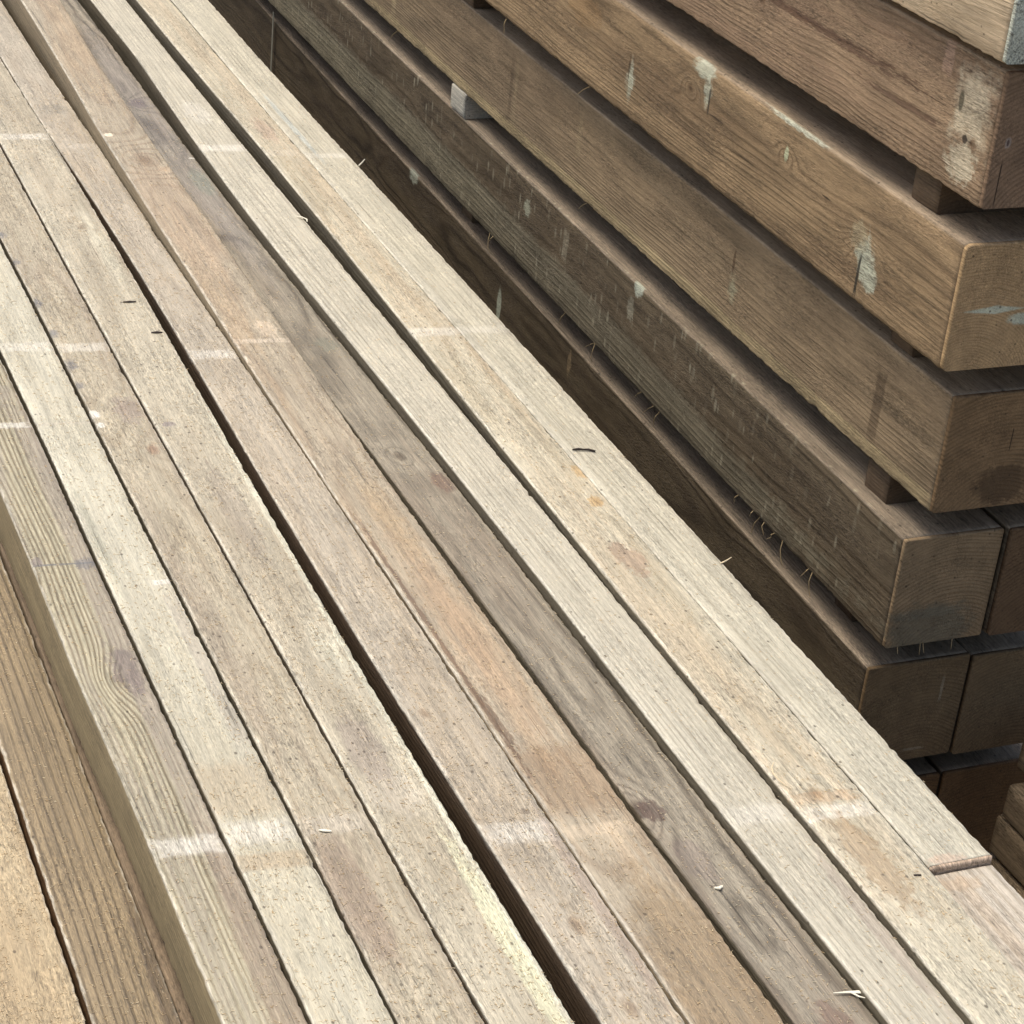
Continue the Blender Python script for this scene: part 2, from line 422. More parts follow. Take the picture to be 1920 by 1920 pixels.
# ------------------------------------------------------------------ ground
def ground():
    t = NT('yard_ground')
    tc = t.t.nodes.new('ShaderNodeTexCoord')
    n = t.noise(t.scale(tc.outputs['Object'], (6, 6, 6)), 6.0, 0.65)
    n2 = t.noise(t.scale(tc.outputs['Object'], (90, 90, 90)), 4.0, 0.7)
    t.put(t.b.inputs['Base Color'], t.mix(t.ma('MULTIPLY', t.ma('ADD', n, n2), 0.5), (0.13, 0.115, 0.09, 1), (0.30, 0.27, 0.22, 1)))
    t.b.inputs['Roughness'].default_value = 0.95
    s = 60.0
    o = new_mesh('ground', [(-s, -s, 0), (s, -s, 0), (s, s, 0), (-s, s, 0)], [(0, 1, 2, 3)], t.m, smooth=False)
    tag(o, kind='structure')
ground()

# ------------------------------------------------------------------ left stack: pale boards seen from above
ZL = ZC - 0.8
_ys = np.array(YS)


def smooth_interp(y, xs):
    """Catmull-Rom through the measured edge stations"""
    i = np.clip(np.searchsorted(_ys, y) - 1, 0, len(_ys) - 2)
    sl = np.gradient(xs, _ys)
    h = _ys[i + 1] - _ys[i]; s = (y - _ys[i]) / h
    return ((2 * s ** 3 - 3 * s ** 2 + 1) * xs[i] + (s ** 3 - 2 * s ** 2 + s) * h * sl[i]
            + (-2 * s ** 3 + 3 * s ** 2) * xs[i + 1] + (s ** 3 - s ** 2) * h * sl[i + 1])


def lift(n, y):
    dn, df = EDGE[n][2], EDGE[n][3]
    a = 1.45 if n == 'P7' else 0.8
    s = np.clip((y - a) / (2.75 - a), 0, 1.3)
    return dn + (df - dn) * s


WHITE = srgb(236, 232, 218, 0.80)
K = 0.66
PALE = srgb(226, 216, 196, K)


def T(u, q, su, sq, col, stg=0.8, shp='ell', rag=0.35, soft=0.4, W=0.047):
    return ('T', u, q * W, su, sq, col, stg, shp, rag, soft)


def band(u, su=0.011, col=WHITE, stg=0.36, q=0.5, sq=0.03, rag=0.42, soft=0.6):
    return ('T', u + 0.0024, q * 0.047, su, sq, col, stg, 'band', rag, soft)


BLUE = srgb(104, 104, 106); GREY = srgb(140, 132, 126); DARK = srgb(60, 50, 42)
ORANGE = srgb(205, 150, 96, K); GREEN = srgb(224, 222, 198, 0.84); PURP = srgb(122, 104, 106, K)
RED = srgb(186, 132, 104, K); OLIVE = srgb(128, 112, 80, K); AMBER = srgb(206, 172, 118, K)

BO = {
 'P0': dict(base=srgb(214, 188, 148, K), late=srgb(176, 142, 100, K), blotch=srgb(190, 160, 118, K), lines=0.3, spacing=0.006, fuzz=0.42, fibre=0.2),
 'P1': dict(base=srgb(169, 144, 107, K), late=srgb(116, 96, 68, K), blotch=srgb(142, 121, 90, K), blotch_amt=0.6, lines=1.0, spacing=0.0042, sharp=5.0, fuzz=0.34, fibre=0.3, pith=(0.18, -0.14), warp=0.002,
            patches=[T(0.85, 0.92, 0.25, 0.008, srgb(92, 78, 62), 0.6, rag=0.6)]),
 'P2': dict(base=srgb(208, 194, 162, K), late=srgb(142, 124, 92, K), blotch=srgb(172, 158, 146, K), blotch_amt=0.5, lines=1.0, spacing=0.0026, sharp=1.6, fuzz=0.26, pith=(-0.09, -0.14), warp=0.003,
            patches=[T(1.25, 0.86, 0.45, 0.011, srgb(180, 168, 150, K), 0.65, 'box', 0.3), T(0.85, 0.8, 0.2, 0.014, srgb(166, 148, 126, K), 0.7, 'ell', 0.4),
                     band(1.011, 0.012, WHITE, 0.6), T(1.357, 0.5, 0.0016, 0.03, BLUE, 0.75, 'band', 0.8), T(1.352, 0.85, 0.010, 0.011, BLUE, 0.6, rag=0.7),
                     T(1.362, 0.1, 0.008, 0.005, srgb(120, 110, 112), 0.6, rag=0.7), T(1.205, 0.75, 0.035, 0.013, srgb(112, 100, 96), 0.65, rag=0.9),
                     T(1.586, 0.6, 0.006, 0.02, WHITE, 0.6, 'band', 0.8), T(1.65, 0.5, 0.05, 0.02, srgb(140, 132, 118), 0.55, rag=0.8)],
            knots=[(1.195, 0.028, -0.004, 0.010, 0.9)]),
 'P3': dict(base=srgb(226, 216, 194, K), late=srgb(196, 180, 150, K), blotch=srgb(206, 190, 160, K), lines=0.3, spacing=0.007, fuzz=0.26, fibre=0.24,
            patches=[band(1.012, 0.015, WHITE, 0.5), T(0.985, 0.5, 0.010, 0.03, srgb(196, 172, 136, K), 0.5, 'band', 0.2), T(1.06, 0.5, 0.035, 0.03, srgb(200, 178, 144, K), 0.4, 'band'),
                     band(1.729, 0.012, WHITE, 0.45), T(1.313, 0.86, 0.004, 0.009, WHITE, 0.8, 'box'), T(1.579, 0.5, 0.003, 0.03, PALE, 0.4, 'band', 0.7),
                     T(1.2, 0.86, 0.12, 0.006, srgb(196, 186, 168, K), 0.6, 'box', 0.5), T(1.38, 0.15, 0.1, 0.004, srgb(150, 150, 130), 0.4, rag=0.6)]),
 'P4': dict(base=srgb(206, 190, 164, K), late=srgb(170, 148, 118, K), blotch=srgb(176, 156, 136, K), blotch_amt=0.55, lines=0.5, spacing=0.0036, fuzz=0.36, specks=0.7,
            knots=[(1.521, 0.036, -0.002, 0.0085, 0.8), (1.60, 0.03, -0.004, 0.008, 0.7)],
            patches=[band(1.011, 0.013, PALE, 0.5), band(1.724, 0.012, WHITE, 0.4), T(1.521, 0.78, 0.013, 0.008, srgb(180, 144, 118, 0.75), 0.4, rag=0.8, soft=0.7),
                     T(1.595, 0.7, 0.03, 0.015, srgb(134, 120, 112), 0.5, rag=0.9), T(1.592, 0.05, 0.009, 0.007, WHITE, 1.0, rag=0.4), T(1.572, 0.08, 0.006, 0.005, WHITE, 0.9, rag=0.5),
                     T(1.995, 0.05, 0.010, 0.006, BLUE, 0.7, rag=0.8, soft=0.7), T(1.925, 0.05, 0.010, 0.006, BLUE, 0.65, rag=0.8, soft=0.7), T(1.826, 0.05, 0.014, 0.006, BLUE, 0.7, rag=0.8, soft=0.7),
                     T(1.758, 0.06, 0.011, 0.007, BLUE, 0.7, rag=0.8, soft=0.7), T(1.690, 0.08, 0.014, 0.009, BLUE, 0.7, rag=0.8, soft=0.7), T(1.648, 0.06, 0.009, 0.006, BLUE, 0.65, rag=0.8, soft=0.7),
                     T(0.94, 0.25, 0.08, 0.018, srgb(164, 144, 124, K), 0.65, rag=0.4)]),
 'P5': dict(base=srgb(214, 200, 176, K), late=srgb(172, 154, 128, K), blotch=srgb(188, 168, 142, K), lines=0.5, spacing=0.0045, fuzz=0.34, specks=0.7, pith=(0.03, -0.2), warp=0.004,
            knots=[(1.19, 0.045, -0.002, 0.012, 0.9), (2.0, 0.03, -0.002, 0.01, 0.9)],
            patches=[T(1.1, 0.97, 0.6, 0.0045, GREEN, 0.7, 'box', 0.5), T(1.195, 0.72, 0.045, 0.014, GREEN, 0.5, rag=0.8, soft=0.8), T(0.88, 0.8, 0.12, 0.008, srgb(222, 222, 186), 0.55, rag=0.5),
                     band(2.27, 0.013, WHITE, 0.5), T(1.03, 0.45, 0.03, 0.02, PALE, 0.4, rag=0.5), T(1.08, 0.4, 0.05, 0.015, srgb(166, 152, 140, K), 0.5, rag=0.6),
                     T(1.95, 0.75, 0.12, 0.009, GREEN, 0.35, rag=0.8, soft=0.8), T(1.559, 0.22, 0.006, 0.006, srgb(120, 110, 112), 0.6, rag=0.7), T(1.40, 0.5, 0.10, 0.012, srgb(160, 146, 130, K), 0.45, rag=0.7),]),
 'P6': dict(base=srgb(206, 190, 170, K), late=srgb(174, 152, 128, K), blotch=srgb(192, 168, 138, K), lines=0.32, spacing=0.004, fuzz=0.32, specks=0.6,
            knots=[(1.109, 0.012, -0.001, 0.0065, 0.9), (0.88, 0.021, -0.001, 0.008, 0.9), (0.806, 0.021, -0.001, 0.008, 0.9)],
            patches=[band(0.972, 0.014, WHITE, 0.5), band(1.688, 0.012, WHITE, 0.55), band(2.237, 0.012, PALE, 0.4), T(2.36, 0.5, 0.02, 0.02, srgb(150, 146, 132, K), 0.4, rag=0.8),
                     T(0.9, 0.9, 0.12, 0.006, srgb(178, 160, 146, K), 0.5, rag=0.5), T(0.991, 0.74, 0.004, 0.004, srgb(90, 76, 60), 0.6, rag=0.8)]),
 'P7': dict(base=srgb(198, 180, 156, K), late=srgb(156, 132, 108, K), blotch=srgb(200, 168, 132, K), blotch_amt=0.6, lines=0.55, spacing=0.0042, fuzz=0.3, W=0.05,
            knots=[(2.144, 0.027, -0.001, 0.0150, 1.4)],
            patches=[T(1.20, 0.5, 0.22, 0.02, srgb(202, 170, 136, K), 0.42, rag=0.6, soft=0.8), T(1.37, 0.6, 0.10, 0.015, srgb(206, 174, 128, K), 0.4, rag=0.6, soft=0.8),
                     T(0.80, 0.55, 0.14, 0.03, srgb(150, 126, 90, K), 0.65, rag=0.4), band(0.962, 0.009, srgb(214, 196, 168, 0.8), 0.45, rag=0.6), T(0.95, 0.62, 0.018, 0.008, srgb(212, 194, 164, 0.8), 0.4, rag=0.9, soft=0.8),
                     T(1.02, 0.5, 0.045, 0.03, srgb(152, 122, 88, K), 0.5, 'band', 0.3), T(1.2, 0.09, 0.2, 0.002, srgb(98, 76, 56), 0.8, 'box', 1.1), T(1.09, 0.14, 0.04, 0.003, srgb(98, 76, 56), 0.7, 'box', 1.2),
                     band(1.697, 0.006, srgb(226, 212, 190, 0.85), 0.45, rag=0.6), T(1.72, 0.7, 0.022, 0.010, srgb(216, 198, 172), 0.4, rag=0.7), T(2.222, 0.15, 0.006, 0.006, srgb(240, 226, 200), 0.8, rag=0.4),
                     T(2.115, 0.85, 0.010, 0.008, srgb(206, 180, 148, 0.8), 0.4, rag=0.7), T(2.0, 0.5, 0.2, 0.03, srgb(196, 172, 144, K), 0.4, rag=0.4)]),
 'P8': dict(base=srgb(174, 160, 140, K), late=srgb(102, 89, 72, K), blotch=srgb(156, 136, 116, K), blotch_amt=0.5, lines=0.85, spacing=0.0034, warp=0.0036, warp_u=2.6, fuzz=0.28, fibre=0.42, edge_off=1,
            knots=[(1.483, 0.020, -0.001, 0.007, 1.1), (0.982, 0.003, -0.001, 0.010, 1.1), (2.41, 0.03, -0.001, 0.009, 0.9)],
            patches=[T(1.432, 0.8, 0.022, 0.010, srgb(104, 78, 64), 0.6, rag=0.7), T(0.978, 0.2, 0.014, 0.010, srgb(76, 58, 50), 0.75, rag=0.8), T(2.41, 0.6, 0.02, 0.012, PURP, 0.7, rag=0.8),
                     T(2.3, 0.6, 0.5, 0.02, srgb(160, 156, 152, K), 0.4, rag=0.4), T(2.14, 0.75, 0.05, 0.012, srgb(150, 156, 140, K), 0.6, rag=0.6), T(2.216, 0.95, 0.003, 0.006, WHITE, 0.9, rag=0.3),
                     T(1.71, 0.7, 0.02, 0.012, srgb(138, 140, 122, K), 0.5, rag=0.7), T(0.76, 0.5, 0.03, 0.012, srgb(104, 78, 66), 0.6, rag=0.6), T(0.925, 0.3, 0.03, 0.012, srgb(112, 98, 92), 0.4, rag=0.6)]),
 'P9': dict(base=srgb(226, 215, 196, K), late=srgb(172, 158, 136, K), blotch=srgb(206, 194, 174, K), lines=0.6, spacing=0.0042, fuzz=0.26, fibre=0.22, pith=(0.16, -0.09), warp=0.002, specks=0.2,
            patches=[band(0.949, 0.013, WHITE, 0.35), band(2.21, 0.014, WHITE, 0.6), T(2.33, 0.5, 0.05, 0.016, WHITE, 0.4, rag=0.5), T(0.83, 0.85, 0.09, 0.007, srgb(176, 160, 146, K), 0.5, rag=0.5)]),
 'P10': dict(base=srgb(221, 208, 184, K), late=srgb(184, 164, 132, K), blotch=srgb(214, 188, 156, K), lines=0.45, spacing=0.005, fuzz=0.34, specks=0.9, warp=0.004,
            knots=[(0.953, 0.018, -0.001, 0.008, 1.2), (1.349, 0.037, -0.001, 0.006, 0.9)],
            patches=[band(0.932, 0.010, WHITE, 0.5), T(0.951, 0.5, 0.007, 0.022, srgb(180, 144, 106), 0.35, 'band', 0.7), band(1.683, 0.012, WHITE, 0.5), band(2.164, 0.012, PALE, 0.4),
                     T(1.400, 0.93, 0.016, 0.006, AMBER, 0.7, rag=0.7), T(1.349, 0.78, 0.011, 0.008, AMBER, 0.7, rag=0.8), T(1.26, 0.55, 0.03, 0.013, srgb(178, 146, 120, K), 0.6, rag=0.9),
                     T(2.24, 0.5, 0.05, 0.014, srgb(208, 180, 158, K), 0.5, rag=0.8), T(0.88, 0.4, 0.06, 0.013, srgb(168, 138, 100, K), 0.55, rag=0.8)]),
 'P11': dict(base=srgb(224, 213, 192, K), late=srgb(180, 166, 142, K), blotch=srgb(204, 196, 180, K), blotch_amt=0.4, lines=0.5, spacing=0.0046, fuzz=0.28, fibre=0.22, pith=(0.16, -0.10), warp=0.002, specks=0.25,
            patches=[T(2.25, 0.28, 0.14, 0.004, srgb(176, 184, 180), 0.6, rag=0.5), T(0.870, 0.3, 0.006, 0.016, srgb(206, 176, 152, 0.8), 0.5, rag=0.8), band(2.15, 0.010, WHITE, 0.4), band(1.68, 0.010, WHITE, 0.3)]),
}
LAB = {
 'P0': 'pale tan board at the lower left, one layer down, furred with sawdust',
 'P1': 'orange brown board with dark grain lines, one layer down beside the olive sided board',
 'P2': 'ridged cream and grey board with an olive side face, leftmost of the top layer',
 'P3': 'smooth cream board with a wide white bearer mark, right of the ridged board',
 'P4': 'tan grey board with blue black stains on its left edge and a reddish knot',
 'P5': 'speckled board with a bright greenish white right edge beside the widest dark gap',
 'P6': 'pinkish beige board directly right of the widest dark gap',
 'P7': 'orange tan board with a swirling knot, its far end lifted above the rest',
 'P8': 'dark grey purple weathered board with wavy grain and a ringed knot',
 'P9': 'clean whitish board with straight grey grain, right of the dark purple',
 'P10': 'cream board with amber spots and a white bearer mark, second from the right edge',
 'P11': 'whitish board along the right edge of the stack, broken off at its near end',
}
BH = 0.046
FINE = np.concatenate([np.array([0.55, 0.58]), np.arange(0.62, 1.5, 0.0018), np.arange(1.5, 3.1, 0.0034), np.arange(3.1, 4.0, 0.03)])
EDGE_A = {n: (np.array(EDGE[n][0]), np.array(EDGE[n][1])) for n in EDGE}
_m = (_ys > 1.15) & (_ys < 2.5)
_a, _b = EDGE_A['P10'][1].copy(), EDGE_A['P11'][0].copy()
_c = (_a + _b) / 2
EDGE_A['P10'] = (EDGE_A['P10'][0], np.where(_m, _c - 0.00005, _a)); EDGE_A['P11'] = (np.where(_m, _c + 0.00005, _b), EDGE_A['P11'][1])
MATS = {}
SIDE = {'P2': srgb(156, 142, 110, 0.8), 'P6': srgb(112, 92, 70, 0.5), 'P7': srgb(164, 148, 120, 0.66), 'P5': srgb(124, 110, 88, 0.5), 'P1': srgb(120, 92, 62, 0.8), 'P0': srgb(140, 112, 76, 0.8)}  # olive brown sides; low factors darken them to paint in the seam shade
for bi, n in enumerate(EDGE):
    prm = dict(BO[n])
    eo = prm.pop('edge_off', None)
    for key in ('base', 'late', 'blotch'):                   # weathered: greyer than fresh timber
        c_ = prm[key]; gy = c_[0] * 0.3 + c_[1] * 0.59 + c_[2] * 0.11
        prm[key] = tuple((c_[i] * 0.84 + gy * 0.16) * (1.0, 1.03, 0.965)[i] for i in range(3)) + (1.0,)
    prm.setdefault('pith', (0.022 + 0.01 * math.sin(bi * 3.1), -0.075 - 0.01 * (bi % 4)))
    MATS[n] = wood('sawn_timber_' + ['tan', 'orange_brown', 'ridged', 'cream', 'grey_tan', 'speckled', 'beige', 'orange_tan', 'purple_grey', 'whitish', 'amber_spotted', 'white_edge'][bi],
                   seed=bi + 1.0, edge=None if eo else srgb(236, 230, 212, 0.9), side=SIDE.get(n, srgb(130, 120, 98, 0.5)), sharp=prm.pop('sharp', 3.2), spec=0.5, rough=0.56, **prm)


def build_board(n, ys, label, mat, drop=0.0, seed=0, shrink=0.0):
    xl = smooth_interp(ys, EDGE_A[n][0]); xr = smooth_interp(ys, EDGE_A[n][1]) - shrink
    zt = ZL + lift(n, ys) - drop
    org = (float(xl[0]), float(ys[0]), float(zt[0]) - BH)
    o = loft('timber_board', ys, xl, xr, zt, BH, 0.0015, 0.0015, seed, mat, org, W=0.047)
    o.location = org
    tag(o, label, 'board', 'sawn boards on top of the left stack')
    return o


for bi, n in enumerate(EDGE):
    ys = FINE
    if n == 'P11': ys = FINE[FINE > 0.866]
    ob = build_board(n, ys, LAB[n], MATS[n], seed=bi * 3.3 + 1)
    if n == 'P11':                                           # its snapped end face, a part of its own
        em_ = wood('sawn_timber_broken_end', srgb(214, 190, 164, K), srgb(176, 150, 124, K), lines=0.3, fuzz=0.6, seed=33.0, specks=0.3, pith=(0.02, -0.06))
        ya = np.array([ys[0] - 0.0022, ys[0] - 0.0016, ys[0] - 0.0002])
        k_ = np.array([0.0020, 0.0010, 0.0])
        xa_ = smooth_interp(ya, EDGE_A[n][0]) + k_; xb_ = smooth_interp(ya, EDGE_A[n][1]) - k_ + 0.0006
        e_ = loft('broken_end', ya, xa_, xb_, ZL + lift(n, ya) - k_, BH - 0.001, 0.0017, 0.0006, 5.0, em_, tuple(ob.location), ob, W=0.047)
# the next length along the right edge, butted against the broken end
MATS['P11b'] = wood('sawn_timber_near_edge', srgb(214, 204, 186, K), srgb(176, 162, 138, K), blotch=srgb(196, 176, 150, K), lines=0.45, spacing=0.006, fuzz=0.3, specks=0.6,
                    pith=(0.16, -0.1), warp=0.002, seed=31.0, edge=srgb(236, 230, 212, 0.9), patches=[T(0.852, 0.3, 0.008, 0.02, srgb(196, 168, 134, K), 0.4, rag=0.8)])
build_board('P11', FINE[FINE < 0.8645], 'short grey beige board at the lower right corner, butted to a broken board end', MATS['P11b'], drop=0.005, seed=77)

# lower layers of the left stack (seen only as darkness in the gaps)
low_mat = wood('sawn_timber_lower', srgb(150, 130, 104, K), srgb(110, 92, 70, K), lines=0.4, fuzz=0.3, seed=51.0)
lo_y = np.linspace(0.56, 4.0, 24)
proto = []
for n in list(EDGE):
    a, b = EDGE_A[n]
    xa = np.full(len(lo_y), float(np.interp(1.4, _ys, a))); xb = xa + 0.0455
    z0 = ZL - 0.055 - (0.0 if n in ('P2', 'P3', 'P4', 'P5', 'P6', 'P7', 'P8', 'P9', 'P10', 'P11') else 0.05)
    org = (float(xa[0]), 0.56, z0 - BH)
    o = loft('timber_board', lo_y, xa, xb, np.full(len(lo_y), z0), BH, 0.002, 0.0008, 5.0, low_mat, org, ntop=3, nside=3)
    o.location = org
    tag(o, 'pale board in a lower layer of the left stack, hidden under the top boards', 'board', 'boards in the lower layers of the left stack')
    proto.append(o)
for lay in range(1, 5):
    for o in proto:
        c = o.copy(); COL.objects.link(c)
        c.location = (o.location[0], o.location[1], o.location[2] - lay * 0.050)
zb = ZL - 0.055 - 0.05 * 5 - BH - 0.004
for yb in (0.9, 2.1, 3.4):
    ysb = np.linspace(yb, yb + 0.1, 5)
    for k in range(3):
        hh = (zb - 0.0) / 3 - 0.002
        zt0 = zb - k * (zb / 3)
        o = loft('bearer', ysb, np.full(5, 0.15), np.full(5, 0.82), np.full(5, zt0), hh, 0.003, 0.0005, 3.0 + k, low_mat, (0.15, yb, zt0 - hh), ntop=3, nside=3, W=0.67)
        o.location = (0.15, yb, zt0 - hh)
        tag(o, 'thick timber bearer on the ground under the left stack', 'bearer', 'bearers under the left stack')

# ------------------------------------------------------------------ right stack: brown treated timbers
CHIP = srgb(190, 194, 172); CHIP2 = srgb(214, 204, 176)


def Sd(u, q, su, sq, col, stg=0.8, shp='ell', rag=0.35, soft=0.4):
    return ('S', u, q, su, sq, col, stg, shp, rag, soft)


def En(v, q, sv, sq, col, stg=0.8, shp='ell', rag=0.35, soft=0.4):
    return ('E', v, q, sv, sq, col, stg, shp, rag, soft)


KB = 1.22
PO = {
 # x at the near end, slope, top z rel. camera, near end y, width, height
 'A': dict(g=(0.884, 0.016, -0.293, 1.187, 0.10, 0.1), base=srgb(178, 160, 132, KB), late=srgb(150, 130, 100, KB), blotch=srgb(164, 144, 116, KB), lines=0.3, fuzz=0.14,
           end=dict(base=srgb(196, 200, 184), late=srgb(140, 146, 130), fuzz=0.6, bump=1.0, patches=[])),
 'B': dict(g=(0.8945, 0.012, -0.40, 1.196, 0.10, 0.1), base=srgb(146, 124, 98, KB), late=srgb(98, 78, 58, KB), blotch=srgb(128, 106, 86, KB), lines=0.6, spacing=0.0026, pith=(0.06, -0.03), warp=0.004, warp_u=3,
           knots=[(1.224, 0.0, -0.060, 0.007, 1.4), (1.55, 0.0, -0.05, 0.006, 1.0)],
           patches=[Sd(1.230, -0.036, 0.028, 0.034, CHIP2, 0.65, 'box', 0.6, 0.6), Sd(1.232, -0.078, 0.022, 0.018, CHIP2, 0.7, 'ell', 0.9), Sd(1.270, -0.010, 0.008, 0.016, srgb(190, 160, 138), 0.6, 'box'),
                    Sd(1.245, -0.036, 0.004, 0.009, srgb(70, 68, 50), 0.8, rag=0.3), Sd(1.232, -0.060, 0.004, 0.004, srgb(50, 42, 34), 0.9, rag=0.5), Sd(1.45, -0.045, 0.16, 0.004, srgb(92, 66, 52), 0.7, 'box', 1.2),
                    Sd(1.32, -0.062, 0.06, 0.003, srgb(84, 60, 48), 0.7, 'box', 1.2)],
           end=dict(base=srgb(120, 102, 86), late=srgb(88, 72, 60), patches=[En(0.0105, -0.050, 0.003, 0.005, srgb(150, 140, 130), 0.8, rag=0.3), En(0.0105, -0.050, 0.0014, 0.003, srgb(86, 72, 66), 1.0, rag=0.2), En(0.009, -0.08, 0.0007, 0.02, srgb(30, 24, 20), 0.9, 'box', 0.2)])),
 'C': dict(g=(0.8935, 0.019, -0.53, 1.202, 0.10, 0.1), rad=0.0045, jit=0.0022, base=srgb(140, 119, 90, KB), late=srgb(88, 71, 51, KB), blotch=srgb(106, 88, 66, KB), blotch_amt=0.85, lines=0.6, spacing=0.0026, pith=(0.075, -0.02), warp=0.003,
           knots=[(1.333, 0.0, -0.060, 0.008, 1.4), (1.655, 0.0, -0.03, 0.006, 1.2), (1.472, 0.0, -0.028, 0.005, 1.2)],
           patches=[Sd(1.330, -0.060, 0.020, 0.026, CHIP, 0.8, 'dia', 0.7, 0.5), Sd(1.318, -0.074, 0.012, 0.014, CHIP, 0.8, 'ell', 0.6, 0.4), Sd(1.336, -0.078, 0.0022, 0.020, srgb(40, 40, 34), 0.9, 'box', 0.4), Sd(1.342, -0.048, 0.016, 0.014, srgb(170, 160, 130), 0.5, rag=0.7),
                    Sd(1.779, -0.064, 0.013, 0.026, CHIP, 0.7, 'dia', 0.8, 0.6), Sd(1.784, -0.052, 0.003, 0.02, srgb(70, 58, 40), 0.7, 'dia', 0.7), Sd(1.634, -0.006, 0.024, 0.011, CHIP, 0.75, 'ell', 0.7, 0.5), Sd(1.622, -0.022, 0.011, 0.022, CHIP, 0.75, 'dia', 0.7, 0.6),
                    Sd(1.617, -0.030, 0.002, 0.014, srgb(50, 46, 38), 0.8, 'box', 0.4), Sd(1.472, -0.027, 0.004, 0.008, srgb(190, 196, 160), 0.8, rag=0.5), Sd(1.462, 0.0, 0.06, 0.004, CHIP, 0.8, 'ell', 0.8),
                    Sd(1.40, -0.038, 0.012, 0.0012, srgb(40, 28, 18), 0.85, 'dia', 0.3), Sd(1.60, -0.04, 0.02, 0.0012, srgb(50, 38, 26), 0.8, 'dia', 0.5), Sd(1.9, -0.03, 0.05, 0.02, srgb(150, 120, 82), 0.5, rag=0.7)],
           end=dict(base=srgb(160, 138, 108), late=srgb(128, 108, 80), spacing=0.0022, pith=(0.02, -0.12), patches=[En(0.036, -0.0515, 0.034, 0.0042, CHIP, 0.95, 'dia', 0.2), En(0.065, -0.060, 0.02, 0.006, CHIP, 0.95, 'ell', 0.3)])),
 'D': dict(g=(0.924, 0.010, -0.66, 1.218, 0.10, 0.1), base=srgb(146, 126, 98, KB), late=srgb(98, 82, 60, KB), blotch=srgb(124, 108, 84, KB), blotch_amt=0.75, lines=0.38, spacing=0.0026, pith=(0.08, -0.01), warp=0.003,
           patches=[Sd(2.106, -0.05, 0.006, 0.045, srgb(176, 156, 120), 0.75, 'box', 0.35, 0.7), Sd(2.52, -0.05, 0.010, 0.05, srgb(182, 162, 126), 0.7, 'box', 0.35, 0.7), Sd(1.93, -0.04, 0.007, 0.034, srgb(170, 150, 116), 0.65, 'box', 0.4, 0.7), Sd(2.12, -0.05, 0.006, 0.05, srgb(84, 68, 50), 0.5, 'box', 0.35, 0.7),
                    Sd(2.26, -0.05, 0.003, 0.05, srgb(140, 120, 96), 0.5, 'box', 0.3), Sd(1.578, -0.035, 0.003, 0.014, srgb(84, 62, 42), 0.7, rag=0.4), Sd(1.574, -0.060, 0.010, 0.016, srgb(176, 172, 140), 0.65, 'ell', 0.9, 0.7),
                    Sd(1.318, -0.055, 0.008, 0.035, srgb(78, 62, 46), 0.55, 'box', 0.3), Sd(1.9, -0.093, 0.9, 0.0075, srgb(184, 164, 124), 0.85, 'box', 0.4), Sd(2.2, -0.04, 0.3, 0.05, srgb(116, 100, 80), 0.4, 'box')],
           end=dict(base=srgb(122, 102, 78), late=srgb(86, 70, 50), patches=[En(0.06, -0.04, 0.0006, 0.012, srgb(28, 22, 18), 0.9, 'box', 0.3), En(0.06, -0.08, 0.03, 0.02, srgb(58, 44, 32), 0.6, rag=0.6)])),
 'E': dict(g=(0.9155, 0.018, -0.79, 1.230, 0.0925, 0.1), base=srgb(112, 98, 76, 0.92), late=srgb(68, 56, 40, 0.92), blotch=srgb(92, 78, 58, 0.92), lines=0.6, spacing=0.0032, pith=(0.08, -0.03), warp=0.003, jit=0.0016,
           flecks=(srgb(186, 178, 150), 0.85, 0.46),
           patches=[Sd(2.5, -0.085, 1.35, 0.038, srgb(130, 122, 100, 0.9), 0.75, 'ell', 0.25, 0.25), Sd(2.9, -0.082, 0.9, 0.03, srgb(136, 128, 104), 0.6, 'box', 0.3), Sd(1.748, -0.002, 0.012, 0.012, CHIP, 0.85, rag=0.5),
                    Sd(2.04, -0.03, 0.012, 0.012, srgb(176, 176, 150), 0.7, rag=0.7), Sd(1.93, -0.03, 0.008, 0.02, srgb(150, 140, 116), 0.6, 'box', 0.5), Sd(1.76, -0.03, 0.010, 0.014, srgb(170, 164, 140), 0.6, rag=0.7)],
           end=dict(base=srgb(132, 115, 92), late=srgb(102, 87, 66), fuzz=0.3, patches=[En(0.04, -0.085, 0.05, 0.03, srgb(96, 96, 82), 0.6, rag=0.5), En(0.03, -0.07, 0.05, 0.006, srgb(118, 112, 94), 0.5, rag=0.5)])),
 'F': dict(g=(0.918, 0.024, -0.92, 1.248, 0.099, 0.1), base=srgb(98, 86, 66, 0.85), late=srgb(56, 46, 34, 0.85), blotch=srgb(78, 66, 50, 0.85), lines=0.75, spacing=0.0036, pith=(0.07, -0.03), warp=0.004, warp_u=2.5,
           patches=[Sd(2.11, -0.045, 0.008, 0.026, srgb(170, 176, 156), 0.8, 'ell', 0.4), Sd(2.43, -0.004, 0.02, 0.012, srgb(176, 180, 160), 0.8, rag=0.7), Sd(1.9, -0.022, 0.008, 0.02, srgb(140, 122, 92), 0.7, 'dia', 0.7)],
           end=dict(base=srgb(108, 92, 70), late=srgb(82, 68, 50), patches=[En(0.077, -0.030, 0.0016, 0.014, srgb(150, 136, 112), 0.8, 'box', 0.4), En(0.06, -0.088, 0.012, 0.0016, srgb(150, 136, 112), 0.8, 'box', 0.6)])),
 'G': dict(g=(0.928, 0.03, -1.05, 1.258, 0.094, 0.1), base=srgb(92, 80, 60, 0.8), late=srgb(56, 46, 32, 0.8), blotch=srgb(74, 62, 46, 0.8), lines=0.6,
           patches=[], end=dict(base=srgb(104, 82, 58), late=srgb(76, 60, 42), patches=[])),
}
